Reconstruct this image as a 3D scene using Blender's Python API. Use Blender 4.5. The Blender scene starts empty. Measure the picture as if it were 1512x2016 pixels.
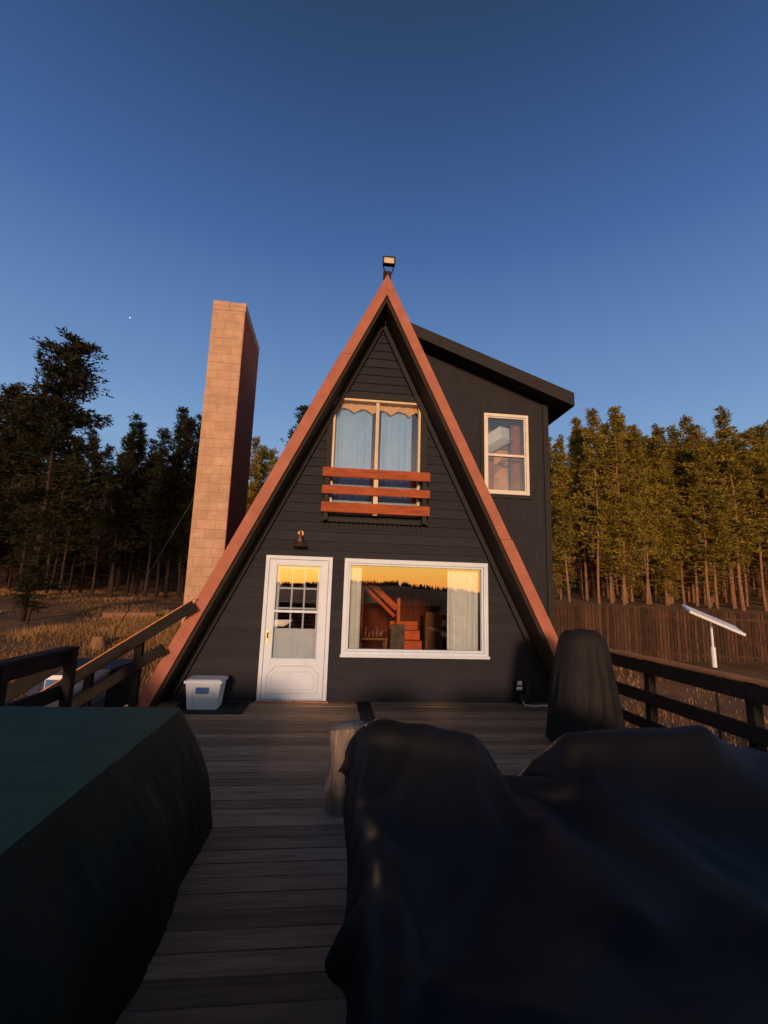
import bpy, math, random
import numpy as np
from mathutils import Vector, Matrix, noise
random.seed(7)
S=bpy.context.scene
COL=S.collection
# ---------------------------------------------------------------- helpers
def new_mat(name,c1,c2=None,rough=.7,scale=6,bump=0.0,bscale=40,stretch=(1,1,1),spec=.3,metal=0,island=0.0,coord='Object',detail=5):
    m=bpy.data.materials.new(name); m.use_nodes=True
    nt=m.node_tree; N=nt.nodes; L=nt.links
    b=N['Principled BSDF']; b.inputs['Roughness'].default_value=rough
    b.inputs['Specular IOR Level'].default_value=spec; b.inputs['Metallic'].default_value=metal
    tc=N.new('ShaderNodeTexCoord'); mp=N.new('ShaderNodeMapping'); mp.inputs['Scale'].default_value=stretch
    L.new(tc.outputs[coord],mp.inputs[0])
    n=N.new('ShaderNodeTexNoise'); n.inputs['Scale'].default_value=scale; n.inputs['Detail'].default_value=detail
    n.inputs['Roughness'].default_value=.65
    L.new(mp.outputs[0],n.inputs['Vector'])
    r=N.new('ShaderNodeValToRGB'); r.color_ramp.elements[0].position=.3; r.color_ramp.elements[1].position=.7
    c2=c2 or tuple(x*.7 for x in c1)
    r.color_ramp.elements[0].color=(*c2,1); r.color_ramp.elements[1].color=(*c1,1)
    L.new(n.outputs['Fac'],r.inputs[0]); out=r.outputs[0]
    if island:
        g=N.new('ShaderNodeNewGeometry'); mr=N.new('ShaderNodeMapRange')
        mr.inputs['To Min'].default_value=1-island; mr.inputs['To Max'].default_value=1+island*.6
        L.new(g.outputs['Random Per Island'],mr.inputs[0])
        vm=N.new('ShaderNodeVectorMath'); vm.operation='SCALE'
        L.new(out,vm.inputs[0]); L.new(mr.outputs[0],vm.inputs['Scale']); out=vm.outputs[0]
    L.new(out,b.inputs['Base Color'])
    if bump:
        n2=N.new('ShaderNodeTexNoise'); n2.inputs['Scale'].default_value=bscale; n2.inputs['Detail'].default_value=6
        L.new(mp.outputs[0],n2.inputs['Vector'])
        bp=N.new('ShaderNodeBump'); bp.inputs['Strength'].default_value=bump; bp.inputs['Distance'].default_value=.02
        L.new(n2.outputs['Fac'],bp.inputs['Height']); L.new(bp.outputs[0],b.inputs['Normal'])
    return m
class MB:
    def __init__(s): s.v=[]; s.f=[]; s.mi=[]
    def hexa(s,p,mi=0):
        b=len(s.v); s.v+= [tuple(q) for q in p]
        for f in ((0,3,2,1),(4,5,6,7),(0,1,5,4),(1,2,6,5),(2,3,7,6),(3,0,4,7)):
            s.f.append(tuple(b+i for i in f)); s.mi.append(mi)
    def box(s,x0,x1,y0,y1,z0,z1,mi=0):
        s.hexa([(x0,y0,z0),(x1,y0,z0),(x1,y1,z0),(x0,y1,z0),(x0,y0,z1),(x1,y0,z1),(x1,y1,z1),(x0,y1,z1)],mi)
    def pane(s,x0,x1,y,z0,z1,mi=0):
        b=len(s.v); s.v+=[(x0,y,z0),(x1,y,z0),(x1,y,z1),(x0,y,z1)]; s.f.append((b,b+1,b+2,b+3)); s.mi.append(mi)
    def prism(s,poly,y0,y1,mi=0):      # poly in xz
        b=len(s.v); n=len(poly)
        s.v+=[(x,y0,z) for x,z in poly]+[(x,y1,z) for x,z in poly]
        s.f.append(tuple(b+i for i in range(n))); s.f.append(tuple(b+n+i for i in reversed(range(n))))
        s.mi+=[mi,mi]
        for i in range(n):
            j=(i+1)%n; s.f.append((b+i,b+n+i,b+n+j,b+j)); s.mi.append(mi)
    def tube(s,pts,rad,seg=8,mi=0,cap=True):
        pts=[Vector(p) for p in pts]; b=len(s.v)
        if not hasattr(rad,'__len__'): rad=[rad]*len(pts)
        for i,p in enumerate(pts):
            d=(pts[min(i+1,len(pts)-1)]-pts[max(i-1,0)]).normalized()
            a=d.cross(Vector((0,0,1)) if abs(d.z)<.9 else Vector((1,0,0))).normalized(); c=d.cross(a)
            for k in range(seg):
                t=2*math.pi*k/seg; s.v.append(tuple(p+(a*math.cos(t)+c*math.sin(t))*rad[i]))
        for i in range(len(pts)-1):
            for k in range(seg):
                k2=(k+1)%seg; s.f.append((b+i*seg+k,b+i*seg+k2,b+(i+1)*seg+k2,b+(i+1)*seg+k)); s.mi.append(mi)
        if cap:
            s.f.append(tuple(b+k for k in reversed(range(seg)))); s.mi.append(mi)
            e=b+(len(pts)-1)*seg; s.f.append(tuple(e+k for k in range(seg))); s.mi.append(mi)
    def beam(s,p0,p1,w,h,mi=0):
        p0=Vector(p0);p1=Vector(p1); d=(p1-p0).normalized()
        a=d.cross(Vector((0,0,1)))
        a=a.normalized() if a.length>1e-4 else Vector((1,0,0)); u=a.cross(d).normalized()
        q=[]
        for p in (p0,p1):
            q.append([p-a*w/2-u*h/2,p+a*w/2-u*h/2,p+a*w/2+u*h/2,p-a*w/2+u*h/2])
        s.hexa([q[0][0],q[0][1],q[1][1],q[1][0],q[0][3],q[0][2],q[1][2],q[1][3]],mi)
    def grid(s,P,mi=0,close=False,skip=None):
        b=len(s.v); n=len(P); m=len(P[0])
        for r in P:
            for p in r: s.v.append(tuple(p))
        for i in range(n-1):
            for j in range(m if close else m-1):
                if skip and skip(i,j): continue
                j2=(j+1)%m
                s.f.append((b+i*m+j,b+i*m+j2,b+(i+1)*m+j2,b+(i+1)*m+j)); s.mi.append(mi)
    def obj(s,name,mats,parent=None,bevel=0,smooth=False,sub=0,label=None):
        me=bpy.data.meshes.new(name); me.from_pydata(s.v,[],s.f)
        for m in (mats if isinstance(mats,(list,tuple)) else [mats]): me.materials.append(m)
        me.polygons.foreach_set('material_index',s.mi)
        if smooth: me.polygons.foreach_set('use_smooth',[True]*len(s.f))
        me.update()
        o=bpy.data.objects.new(name,me); COL.objects.link(o)
        if bevel:
            bm=o.modifiers.new('b','BEVEL'); bm.width=bevel; bm.segments=2; bm.limit_method='ANGLE'
        if sub:
            sm=o.modifiers.new('s','SUBSURF'); sm.levels=sub; sm.render_levels=sub
        if parent: par(o,parent)
        if label: o['label']=label
        return o
def par(o,p):
    o.parent=p
    L=Vector(p.get('_loc',(0,0,0))) if '_loc' in p else Vector((0,0,0))
    o.matrix_parent_inverse=Matrix.Translation(-L)
def empty(name,loc,parent=None):
    o=bpy.data.objects.new(name,None); COL.objects.link(o); o.empty_display_size=.2
    o['_loc']=list(loc)
    if parent:
        o.location=Vector(loc)-Vector(list(parent['_loc'])); o.parent=parent
    else: o.location=loc
    return o
def top(o,label,cat,group=None):
    o['label']=label; o['category']=cat
    if group: o['group']=group
    return o
def structure(o): o['kind']='structure'; return o
def fbm(x,y,z=0,o=4): return noise.fractal(Vector((x,y,z)),1.0,2.0,o)
# ---------------------------------------------------------------- materials
M_wall=new_mat('charcoal_siding',(.026,.027,.040),(.015,.016,.025),.72,3,.35,30,(1,1,14),island=.2)
M_wall2=new_mat('charcoal_plywood',(.024,.024,.033),(.016,.016,.023),.8,2,.2,25,(6,6,1))
M_trimdark=new_mat('dark_trim',(.020,.019,.022),(.013,.013,.015),.7,8,.2)
M_soffit=new_mat('soffit_brown',(.040,.027,.021),(.022,.016,.014),.8,3,.3,20,(8,1,8))
M_fascia=new_mat('terracotta_fascia',(.41,.15,.10),(.29,.10,.068),.62,4,.35,50)
M_white=new_mat('white_paint',(.63,.74,.90),(.55,.65,.80),.5,4,.08)
M_cream=new_mat('cream_frame',(.70,.58,.42),(.55,.43,.30),.5,6,.1)
M_cream2=new_mat('off_white_frame',(.74,.72,.66),(.60,.57,.52),.5,6,.1)
M_brass=new_mat('brass',(.6,.4,.12),(.45,.3,.1),.3,9,metal=1)
M_bronze=new_mat('bronze_lamp',(.20,.10,.06),(.08,.045,.03),.4,12,metal=.6)
M_black=new_mat('black_metal',(.02,.02,.02),(.012,.012,.012),.5,9)
M_redwood=new_mat('red_stained_wood',(.44,.10,.028),(.20,.042,.015),.6,4,.4,30,(1,8,8))
M_capwood=new_mat('cap_rail_wood',(.62,.28,.11),(.30,.13,.055),.65,3,.4,25,(6,1,6))
M_railpaint=new_mat('dark_brown_rail',(.018,.015,.015),(.010,.009,.009),.8,5,.3,30,spec=.15)
M_interior=new_mat('interior_wood_wall',(.22,.055,.024),(.10,.025,.012),.8,3,.2,20,(8,8,1))  # wall colour brightened and reddened in place of sunset glow indoors
M_redstair=new_mat('stair_wood',(.85,.18,.04),(.55,.10,.025),.5,4)  # red evening light put into the stair colour
M_reddrape=new_mat('russet_fabric',(.40,.11,.045),(.16,.045,.022),.9,9)
M_chair=new_mat('grey_chair_fabric',(.20,.16,.14),(.10,.08,.07),.9,9)
M_dull=new_mat('dim_furniture',(.40,.19,.09),(.20,.09,.05),.7,6)
M_pale=new_mat('pale_orange_wall',(.72,.40,.22),(.46,.19,.09),.8,4)
M_bin=new_mat('bin_plastic',(.62,.73,.88),(.56,.66,.80),.4,3,spec=.5)
M_blue=new_mat('blue_label',(.05,.16,.45),(.04,.12,.36),.5,5)
M_yellow=new_mat('yellow_label',(.6,.45,.04),(.5,.36,.03),.5,5)
M_panel=new_mat('dish_white',(.78,.82,.88),(.72,.76,.82),.4,3)
M_tank=new_mat('blue_grey_box',(.045,.060,.11),(.028,.037,.07),.75,3,.1,spec=.1)
M_fence=new_mat('weathered_fence',(.10,.048,.027),(.026,.016,.012),.9,3,.5,20,(5,5,1),island=.5)
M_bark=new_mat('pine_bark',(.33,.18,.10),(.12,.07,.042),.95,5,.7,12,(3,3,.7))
M_barkdark=new_mat('shade_toned_bark',(.055,.036,.025),(.020,.014,.011),.95,5,.7,12,(3,3,.7))  # bark copy with the forest shade put into its colour
M_log=new_mat('weathered_log',(.42,.35,.29),(.12,.098,.08),.95,2.6,.9,9,(7,7,.6))
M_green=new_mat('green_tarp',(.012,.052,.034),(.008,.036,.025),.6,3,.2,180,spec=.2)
M_green2=new_mat('green_side_shade',(.006,.014,.011),(.004,.008,.007),.7,3,.2,180,spec=.15)  # darker copy for the cover side, shade painted into the colour
M_tarp=new_mat('black_tarp',(.0052,.0056,.0080),(.0032,.0035,.0052),.58,4,.12,260,spec=.22)
M_grill=new_mat('grill_cover_fabric',(.018,.0165,.018),(.010,.0095,.011),.7,4,.12,120,spec=.2)
M_grass=new_mat('dry_grass_blades',(.46,.26,.10),(.18,.10,.042),.9,.4,island=.5)
def needle_mat(name,c1,c2):
    m=new_mat(name,c1,c2,.75,.9,island=.5,detail=3)
    nt=m.node_tree; b=nt.nodes['Principled BSDF']; out=nt.nodes['Material Output']
    tr=nt.nodes.new('ShaderNodeBsdfTranslucent'); mx=nt.nodes.new('ShaderNodeMixShader'); mx.inputs[0].default_value=.3
    src=b.inputs['Base Color'].links[0].from_socket
    nt.links.new(src,tr.inputs[0]); nt.links.new(b.outputs[0],mx.inputs[1]); nt.links.new(tr.outputs[0],mx.inputs[2]); nt.links.new(mx.outputs[0],out.inputs[0])
    return m
M_ndl=needle_mat('sun_toned_needles',(.40,.30,.038),(.12,.115,.019))  # golden sunlight toned into the needle colour
M_ndd=needle_mat('shade_toned_needles',(.038,.035,.010),(.010,.013,.005))  # same needles darkened, shade painted into the base colour
def glass_mat():
    m=bpy.data.materials.new('window_glass'); m.use_nodes=True; nt=m.node_tree; N=nt.nodes
    N.remove(N['Principled BSDF']); o=N['Material Output']
    t=N.new('ShaderNodeBsdfTransparent'); t.inputs[0].default_value=(.95,.96,.94,1)
    g=N.new('ShaderNodeBsdfGlossy'); g.inputs['Roughness'].default_value=.01
    mx=N.new('ShaderNodeMixShader'); mx.inputs[0].default_value=.28
    tc=N.new('ShaderNodeTexCoord'); n=N.new('ShaderNodeTexNoise'); n.inputs['Scale'].default_value=1.3; n.inputs['Detail'].default_value=1
    bp=N.new('ShaderNodeBump'); bp.inputs['Strength'].default_value=.015; bp.inputs['Distance'].default_value=.05
    nt.links.new(tc.outputs['Object'],n.inputs['Vector']); nt.links.new(n.outputs['Fac'],bp.inputs['Height']); nt.links.new(bp.outputs[0],g.inputs['Normal'])
    nt.links.new(t.outputs[0],mx.inputs[1]); nt.links.new(g.outputs[0],mx.inputs[2]); nt.links.new(mx.outputs[0],o.inputs[0])
    return m
M_glass=glass_mat()
M_curt=new_mat('white_curtain',(.80,.88,.92),(.66,.74,.80),.9,5)
M_curtb=new_mat('sky_tinted_curtain',(.36,.62,1.0),(.28,.50,.92),.9,5)  # white curtain with the blue sky reflection tinted in
M_val=new_mat('sunset_toned_valance',(.95,.55,.09),(.8,.42,.06),.9,5)  # yellow sunset light painted into the valance fabric
def block_mat(name,ca,cb_,cm):
    m=bpy.data.materials.new(name); m.use_nodes=True; nt=m.node_tree; N=nt.nodes; L=nt.links
    b=N['Principled BSDF']; b.inputs['Roughness'].default_value=.9; b.inputs['Specular IOR Level'].default_value=.15
    tc=N.new('ShaderNodeTexCoord'); sp=N.new('ShaderNodeSeparateXYZ'); L.new(tc.outputs['Object'],sp.inputs[0])
    ad=N.new('ShaderNodeMath'); ad.operation='ADD'; L.new(sp.outputs[0],ad.inputs[0]); L.new(sp.outputs[1],ad.inputs[1])
    cb=N.new('ShaderNodeCombineXYZ'); L.new(ad.outputs[0],cb.inputs[0]); L.new(sp.outputs[2],cb.inputs[1])
    br=N.new('ShaderNodeTexBrick'); br.inputs['Scale'].default_value=1; br.inputs['Brick Width'].default_value=.36; br.inputs['Row Height'].default_value=.18
    br.inputs['Mortar Size'].default_value=.007; br.inputs['Mortar Smooth'].default_value=.5
    br.inputs['Color1'].default_value=(*ca,1); br.inputs['Color2'].default_value=(*cb_,1); br.inputs['Mortar'].default_value=(*cm,1)
    L.new(cb.outputs[0],br.inputs['Vector'])
    n=N.new('ShaderNodeTexNoise'); n.inputs['Scale'].default_value=4; n.inputs['Detail'].default_value=9; n.inputs['Roughness'].default_value=.7; L.new(tc.outputs['Object'],n.inputs['Vector'])
    mr=N.new('ShaderNodeMapRange'); mr.inputs['From Min'].default_value=.25; mr.inputs['From Max'].default_value=.75; mr.inputs['To Min'].default_value=.74; mr.inputs['To Max'].default_value=1.2; L.new(n.outputs['Fac'],mr.inputs[0])
    vm=N.new('ShaderNodeVectorMath'); vm.operation='SCALE'; L.new(br.outputs['Color'],vm.inputs[0]); L.new(mr.outputs[0],vm.inputs['Scale']); L.new(vm.outputs[0],b.inputs['Base Color'])
    n3=N.new('ShaderNodeTexNoise'); n3.inputs['Scale'].default_value=70; L.new(tc.outputs['Object'],n3.inputs['Vector'])
    mm=N.new('ShaderNodeMath'); mm.operation='MULTIPLY_ADD'; mm.inputs[1].default_value=-1.0; L.new(br.outputs['Fac'],mm.inputs[0]); L.new(n3.outputs['Fac'],mm.inputs[2])
    bp=N.new('ShaderNodeBump'); bp.inputs['Strength'].default_value=.5; bp.inputs['Distance'].default_value=.01; L.new(mm.outputs[0],bp.inputs['Height']); L.new(bp.outputs[0],b.inputs['Normal'])
    return m
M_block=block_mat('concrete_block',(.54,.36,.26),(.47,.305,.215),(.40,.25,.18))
M_block2=block_mat('block_side_shade',(.42,.13,.07),(.37,.115,.062),(.34,.11,.06))  # chimney side turned from the sun, its shade painted as colour
M_deck=new_mat('weathered_deck',(.44,.30,.195),(.19,.128,.082),.8,2.2,.3,14,(1,10,10),island=.4)
M_ground=new_mat('dry_meadow_soil',(.24,.125,.052),(.045,.027,.016),.95,.5,.8,5,detail=10)
# ---------------------------------------------------------------- terrain
def sstep(a,b,x):
    t=max(0,min(1,(x-a)/(b-a))); return t*t*(3-2*t)
def gz(x,y):
    side=sstep(-6,8,x)
    k=.076+.031*side
    yy=max(0,y-2)
    z=-1.05+k*min(yy,38)+.17*max(0,min(yy,130)-38)
    z+=.20*fbm(x*.16,y*.16)*sstep(2,10,abs(y)+abs(x)*.5)
    z+=.9*fbm(x*.03,y*.03,3)*sstep(18,60,math.hypot(x,y))
    if y<-14:
        z-=8*sstep(14,80,-y)
        z+=(12.0+3.4*fbm(x*.013,1.3)+.9*fbm(x*.06,7.3))*sstep(120,290,-y)
    return z
g=MB()
ax=[4*math.sinh(t*5.7/55) for t in range(-55,56)]
P=[[(x,y,gz(x,y)) for x in ax] for y in ax]
g.grid(P); structure(g.obj('ground',M_ground,smooth=True))
gb=MB(); rg=random.Random(3)
def blade(x,y,h,w):
    z=gz(x,y); a=rg.random()*6.28; dx,dy=math.cos(a)*w,math.sin(a)*w; lx,ly=(rg.random()-.5)*h*1.2,(rg.random()-.5)*h*1.2
    b=len(gb.v); gb.v+=[(x-dx,y-dy,z-.02),(x+dx,y+dy,z-.02),(x+lx,y+ly,z+h)]; gb.f.append((b,b+1,b+2)); gb.mi.append(0)
for _ in range(8200):
    q=rg.random()
    if q<.30: cx,cy=rg.uniform(-12,-3.3),rg.uniform(3,18)
    elif q<.86: cx,cy=rg.uniform(-28,-3.2),rg.uniform(1,32)
    else: cx,cy=rg.uniform(4.2,16),rg.uniform(-6,22)
    f=fbm(cx*.2,cy*.2,9)
    if f<(.0 if q<.3 else .07)+rg.gauss(0,.08): continue
    hh=rg.uniform(.04,.16)*(1+max(0,f)*1.6); sg=rg.uniform(.12,.5)
    for _ in range(12): blade(cx+rg.gauss(0,sg),cy+rg.gauss(0,sg),hh*rg.uniform(.4,1.3),.011)
o=gb.obj('dry_grass',M_grass); o['kind']='stuff'
# ---------------------------------------------------------------- trees
def tree_meshes(seed,H,R,cs,nb,shape,tuft=.25,dead=26,tr=.12):
    r=random.Random(seed); t=MB(); c=MB()
    bx,by=r.uniform(-.25,.25),r.uniform(-.25,.25)
    def cen(z): q=z/H; return Vector((bx*q*q*1.5+.08*math.sin(z*.7+seed),by*q*q*1.5+.06*math.cos(z*.6),z))
    zs=[H*i/12 for i in range(13)]
    t.tube([cen(z)+Vector((0,0,-.4 if z==0 else 0)) for z in zs],[(tr if z>.1 else tr*1.25)*(1-z/H*.93)*H/14 for z in zs],7)
    for _ in range(dead):
        z=H*r.uniform(.08,cs+.1); a=r.random()*6.28; l=r.uniform(.4,1.6); p=cen(z)
        q=p+Vector((math.cos(a)*l,math.sin(a)*l,r.uniform(-.4,.35)*l)); t.tube([p,(p+q)/2+Vector((0,0,.06)),q],[.024,.017,.007],3,cap=False)
    gaps=[(r.random()*6.28,r.uniform(cs,1)) for _ in range(14 if shape=='big' else 9)]
    for k in range(nb):
        q=r.random()**.8; z=H*(cs+(1-cs)*q); a=r.random()*6.28
        if any(abs((a-ga+3.14)%6.28-3.14)<.55 and abs(z/H-gh)<.05 for ga,gh in gaps): continue
        if shape=='cone': pr=(1-q)**.9*min(1,.45+q*3.5)+.04
        elif shape=='big': pr=math.sqrt(max(.03,1-q**2.6))*min(1,.6+q*2)*(.80+.22*math.sin(q*17+a*2+seed))
        else: pr=math.sqrt(max(0.02,1-(q*1.02-.15)**2*1.1))*min(1,.5+q*2.5)*(1-q*.6)
        l=R*pr*r.uniform(.45,1.2); l=max(l,.18)
        p=cen(z); rise=(.45*q-.15)*l+ r.uniform(-.1,.15)*l
        tip=p+Vector((math.cos(a)*l,math.sin(a)*l,rise))
        t.tube([p,(p+tip)/2-Vector((0,0,.04*l)),tip],[.03,.02,.008],3,cap=False)
        nt=max(3,int(l*6.5))
        for j in range(nt):
            s=.15+.86*(j+r.random())/nt
            sp_=.35+.22*l
            cc=p.lerp(tip,s)+Vector((r.gauss(0,.12),r.gauss(0,.12),r.gauss(0,.07)))*sp_*2
            for _ in range(7):
                d=Vector((r.gauss(0,.8)+math.cos(a)*.7,r.gauss(0,.8)+math.sin(a)*.7,r.gauss(.3,.6))).normalized()
                w=d.cross(Vector((r.gauss(0,1),r.gauss(0,1),r.gauss(0,1)))).normalized()*tuft*r.uniform(.11,.20)
                L=d*tuft*r.uniform(.7,1.4); o0=cc+Vector((r.gauss(0,.07),r.gauss(0,.07),r.gauss(0,.05)))
                b=len(c.v); c.v+=[tuple(o0-w*.6),tuple(o0+L*.5-w),tuple(o0+L),tuple(o0+L*.5+w)]
                c.f.append((b,b+1,b+2,b+3)); c.mi.append(0)
    return t,c
specs=[(1,14,1.9,.20,210,'cone'),(2,14,1.6,.26,200,'cone'),(3,14,2.1,.26,210,'round'),(4,14,1.5,.34,170,'cone'),(5,14,2.2,.12,250,'cone'),(6,14,1.7,.24,200,'cone'),(7,14,2.1,.36,180,'round')]
protos={}
for sp in specs:
    t,c=tree_meshes(*sp)
    for kind,(mt,mc) in {'lit':(M_bark,M_ndl),'dark':(M_barkdark,M_ndd)}.items():  # lit and dark sets carry sun and shade in their colours
        to=t.obj('trunk',mt,smooth=True); co=c.obj('crown',mc)
        protos[(sp[0],kind)]=(to.data,co.data); bpy.data.objects.remove(to); bpy.data.objects.remove(co)
rt=random.Random(12)
placed=[]
def put_tree(x,y,h,kind,v=None,label=None,group='pines on the hillside',wide=1.0,meshes=None):
    e=bpy.data.objects.new('pine_tree',None); COL.objects.link(e); e.location=(x,y,gz(x,y)); 
    s=h/14; e.scale=(s*wide,s*wide,s); e.rotation_euler=(rt.gauss(0,.02),rt.gauss(0,.02),rt.random()*6.28)
    tm,cm=meshes or protos[(v or rt.randint(1,7),kind)]
    for nme,me in (('trunk',tm),('crown',cm)):
        o=bpy.data.objects.new(nme,me); COL.objects.link(o); o.parent=e
    top(e,label or ('sunlit golden green pine with bare lower trunk' if kind=='lit' else 'dark shaded pine with bare lower trunk'),'pine tree',group)
    placed.append((x,y))
def zone(n,a0,a1,d0,d1,h0,h1,kind,sep=1.0):
    c=0;t=0
    while c<n and t<n*40:
        t+=1; d=d0+(d1-d0)*rt.random()**1.2; a=rt.uniform(a0,a1); x=a*d; y=d-7.32
        if any((x-p)**2+(y-q)**2<sep*sep for p,q in placed): continue
        put_tree(x,y,rt.triangular(h0,h1,h0+.5*(h1-h0))-(d-d0)*.08,kind,wide=rt.uniform(.85,1.15)); c+=1
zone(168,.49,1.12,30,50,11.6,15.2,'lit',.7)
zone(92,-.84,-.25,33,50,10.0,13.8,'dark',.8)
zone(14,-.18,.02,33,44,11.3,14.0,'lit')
for x_,y_,h_ in ((16.2,24.5,6),(24,24,6.0),(28.5,25.5,5.5),(21.8,25,4.0)):
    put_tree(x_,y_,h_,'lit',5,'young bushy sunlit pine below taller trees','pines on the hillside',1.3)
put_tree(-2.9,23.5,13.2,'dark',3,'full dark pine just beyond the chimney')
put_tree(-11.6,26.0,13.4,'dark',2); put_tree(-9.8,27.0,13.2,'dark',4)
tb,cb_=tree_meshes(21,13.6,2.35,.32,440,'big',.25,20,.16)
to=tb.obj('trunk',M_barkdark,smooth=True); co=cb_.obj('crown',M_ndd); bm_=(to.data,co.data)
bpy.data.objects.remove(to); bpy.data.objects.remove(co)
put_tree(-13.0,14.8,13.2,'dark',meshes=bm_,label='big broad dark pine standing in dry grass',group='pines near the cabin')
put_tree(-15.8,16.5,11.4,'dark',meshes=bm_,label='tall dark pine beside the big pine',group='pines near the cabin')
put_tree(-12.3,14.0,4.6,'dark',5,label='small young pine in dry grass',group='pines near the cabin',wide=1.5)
fw=MB(); rf=random.Random(5)
def far_tree(x,y,h,n,mi):
    z=gz(x,y); fw.tube([(x,y,z-.3),(x,y,z+h*.9)],[.16,.05],4,cap=False)
    for _ in range(n):
        q=rf.random()**1.2; rr=(1-q)*2.1+.15; a=rf.random()*6.28; s=math.sqrt(rf.random())*rr
        p=Vector((x+math.cos(a)*s,y+math.sin(a)*s,z+h*(.12+.88*q))); d=Vector((rf.gauss(0,1),rf.gauss(0,1),rf.gauss(0,.6))).normalized()*.6
        w=d.cross(Vector((rf.gauss(0,1),rf.gauss(0,1),rf.gauss(0,1)))).normalized()*.26
        b=len(fw.v); fw.v+=[tuple(p-w),tuple(p+d),tuple(p+w),tuple(p-d)]; fw.f.append((b,b+1,b+2,b+3)); fw.mi.append(mi)
for _ in range(560):
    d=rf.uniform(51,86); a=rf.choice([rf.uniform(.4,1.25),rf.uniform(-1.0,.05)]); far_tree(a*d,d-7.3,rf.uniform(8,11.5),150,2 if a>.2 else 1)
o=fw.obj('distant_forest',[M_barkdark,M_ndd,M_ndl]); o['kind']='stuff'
rw=MB()
for _ in range(2600):
    x=rf.uniform(-230,230); y=-rf.uniform(268,300); z=gz(x,y); h=rf.uniform(.8,3.0); b=len(rw.v); r_=h*.28
    for k in range(5): rw.v.append((x+math.cos(k*1.257)*r_,y+math.sin(k*1.257)*r_,z-.5))
    rw.v.append((x,y,z+h))
    for k in range(5): rw.f.append((b+k,b+(k+1)%5,b+5)); rw.mi.append(0)
o=rw.obj('ridge_forest',M_ndd); o['kind']='stuff'
# ---------------------------------------------------------------- cabin
CX=.68; AP=6.66; K=.473; AI=6.22
house=empty('a_frame_cabin',(CX,0,0)); top(house,'dark charcoal wooden A-frame cabin with terracotta roof edges','cabin')
def hexwall(mb,xa0,xb0,xa1,xb1,ya0,ya1,yb,z0,z1):
    mb.hexa([(xa0,ya0,z0),(xb0,ya0,z0),(xb0,yb,z0),(xa0,yb,z0),(xa1,ya1,z1),(xb1,ya1,z1),(xb1,yb,z1),(xa1,yb,z1)])
def wall_rows(mb,zb,zt,rh,lap,yf,yb,xl,xr,ops):
    z=zb
    while z<zt-1e-4:
        zn=min(z+rh,zt); cuts=sorted({z,zn}|{o[k] for o in ops for k in (2,3) if z<o[k]<zn})
        for c0,c1 in zip(cuts,cuts[1:]):
            m=(c0+c1)/2; f=lambda q:yf-lap*(1-(q-z)/rh)
            segs=[]; cur=(xl(c0),xl(c1))
            for op in sorted(o for o in ops if o[2]<m<o[3]):
                segs.append((cur[0],op[0],cur[1],op[0])); cur=(op[1],op[1])
            segs.append((cur[0],xr(c0),cur[1],xr(c1)))
            for s in segs:
                if s[1]-s[0]>.003: hexwall(mb,s[0],s[1],s[2],max(s[3],s[2]),f(c0),f(c1),yb,c0+.0003,c1-.0003)
        z=zn
DOOR=(-.985,.02,0,2.12); PIC=(.22,2.47,.67,2.10); UPW=(-.08,1.36,2.80,4.74)
mb=MB()
wall_rows(mb,0,AI-.05,.148,.021,0,.12,lambda z:CX-K*(AI-z)+.005,lambda z:CX+K*(AI-z)-.005,[DOOR,PIC,UPW])
mb.obj('wall',M_wall,house)
mb=MB(); x0,x1,z0,z1=UPW
mb.box(x0-.09,x0,-.05,.02,z0-.06,z1+.09); mb.box(x1,x1+.11,-.05,.02,z0-.06,z1+.09); mb.box(x0,x1,-.052,.02,z1,z1+.09); mb.box(x0-.12,x1+.14,-.10,.02,z0-.13,z0-.062)
for i in range(22):
    xx=x0-.10+i*.075; mb.box(xx,xx+.03,-.04,-.012,z0-.24,z0-.135)
mb.obj('window_trim',M_trimdark,house,.004)
mb=MB()
for s in (-1,1):
    poly=[(CX,AP),(CX+s*K*(AP),0),(CX+s*K*AI,0),(CX,AI)]
    if s>0: poly=poly[::-1]
    mb.prism(poly,-.5,8.2)
ro=mb.obj('roof',[M_soffit],house)
mb=MB(); FI=6.325
for s in (-1,1):
    for (za,zb_,off) in ((AP+.03,5.25 if s<0 else 2.45,.0),(5.25 if s<0 else 2.45,-.0,.014)):
        o_=AP+.03+off/K
        xa=CX+s*K*(o_-za); xb=CX+s*K*(o_-zb_)
        if off==0: poly=[(CX,AP+.03),(xb,zb_),(CX+s*K*(FI-zb_),zb_),(CX,FI)]
        else: poly=[(xa,za-.004),(xb,zb_),(CX+s*K*(FI-zb_),zb_),(CX+s*K*(FI-za),za-.004)]
        if s>0: poly=poly[::-1]
        mb.prism(poly,-.545-off*.4,-.502)
mb.obj('fascia_board',M_fascia,house,.004)
mb=MB()
for s in (-1,1):
    q=[(CX+s*K*(AI-.03-z),z) for z in (AI-.03,0)]
    mb.beam((q[0][0]-s*.03,-.06,q[0][1]-.05),(q[1][0]-s*.05,-.06,q[1][1]),.05,.07)
mb.obj('barge_trim',M_trimdark,house)
mb=MB(); mb.prism([(CX-K*AI,0),(CX+K*AI,0),(CX,AI)],8.0,8.1); mb.obj('rear_wall',M_wall2,house)
mb=MB(); mb.box(-2.2,3.55,.15,7.95,-1.2,-.01); mb.obj('foundation',M_trimdark,house)
mb=MB(); mb.box(-2.1,3.45,.13,7.9,-.005,.03); mb.box(-.95,2.35,.125,7.9,2.35,2.6); mb.box(-2.1,3.45,4.4,4.5,.03,2.35); mb.box(-.6,1.9,1.6,1.7,2.6,4.9)
mb.obj('interior_wall',M_interior,house)
mb=MB()
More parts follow.
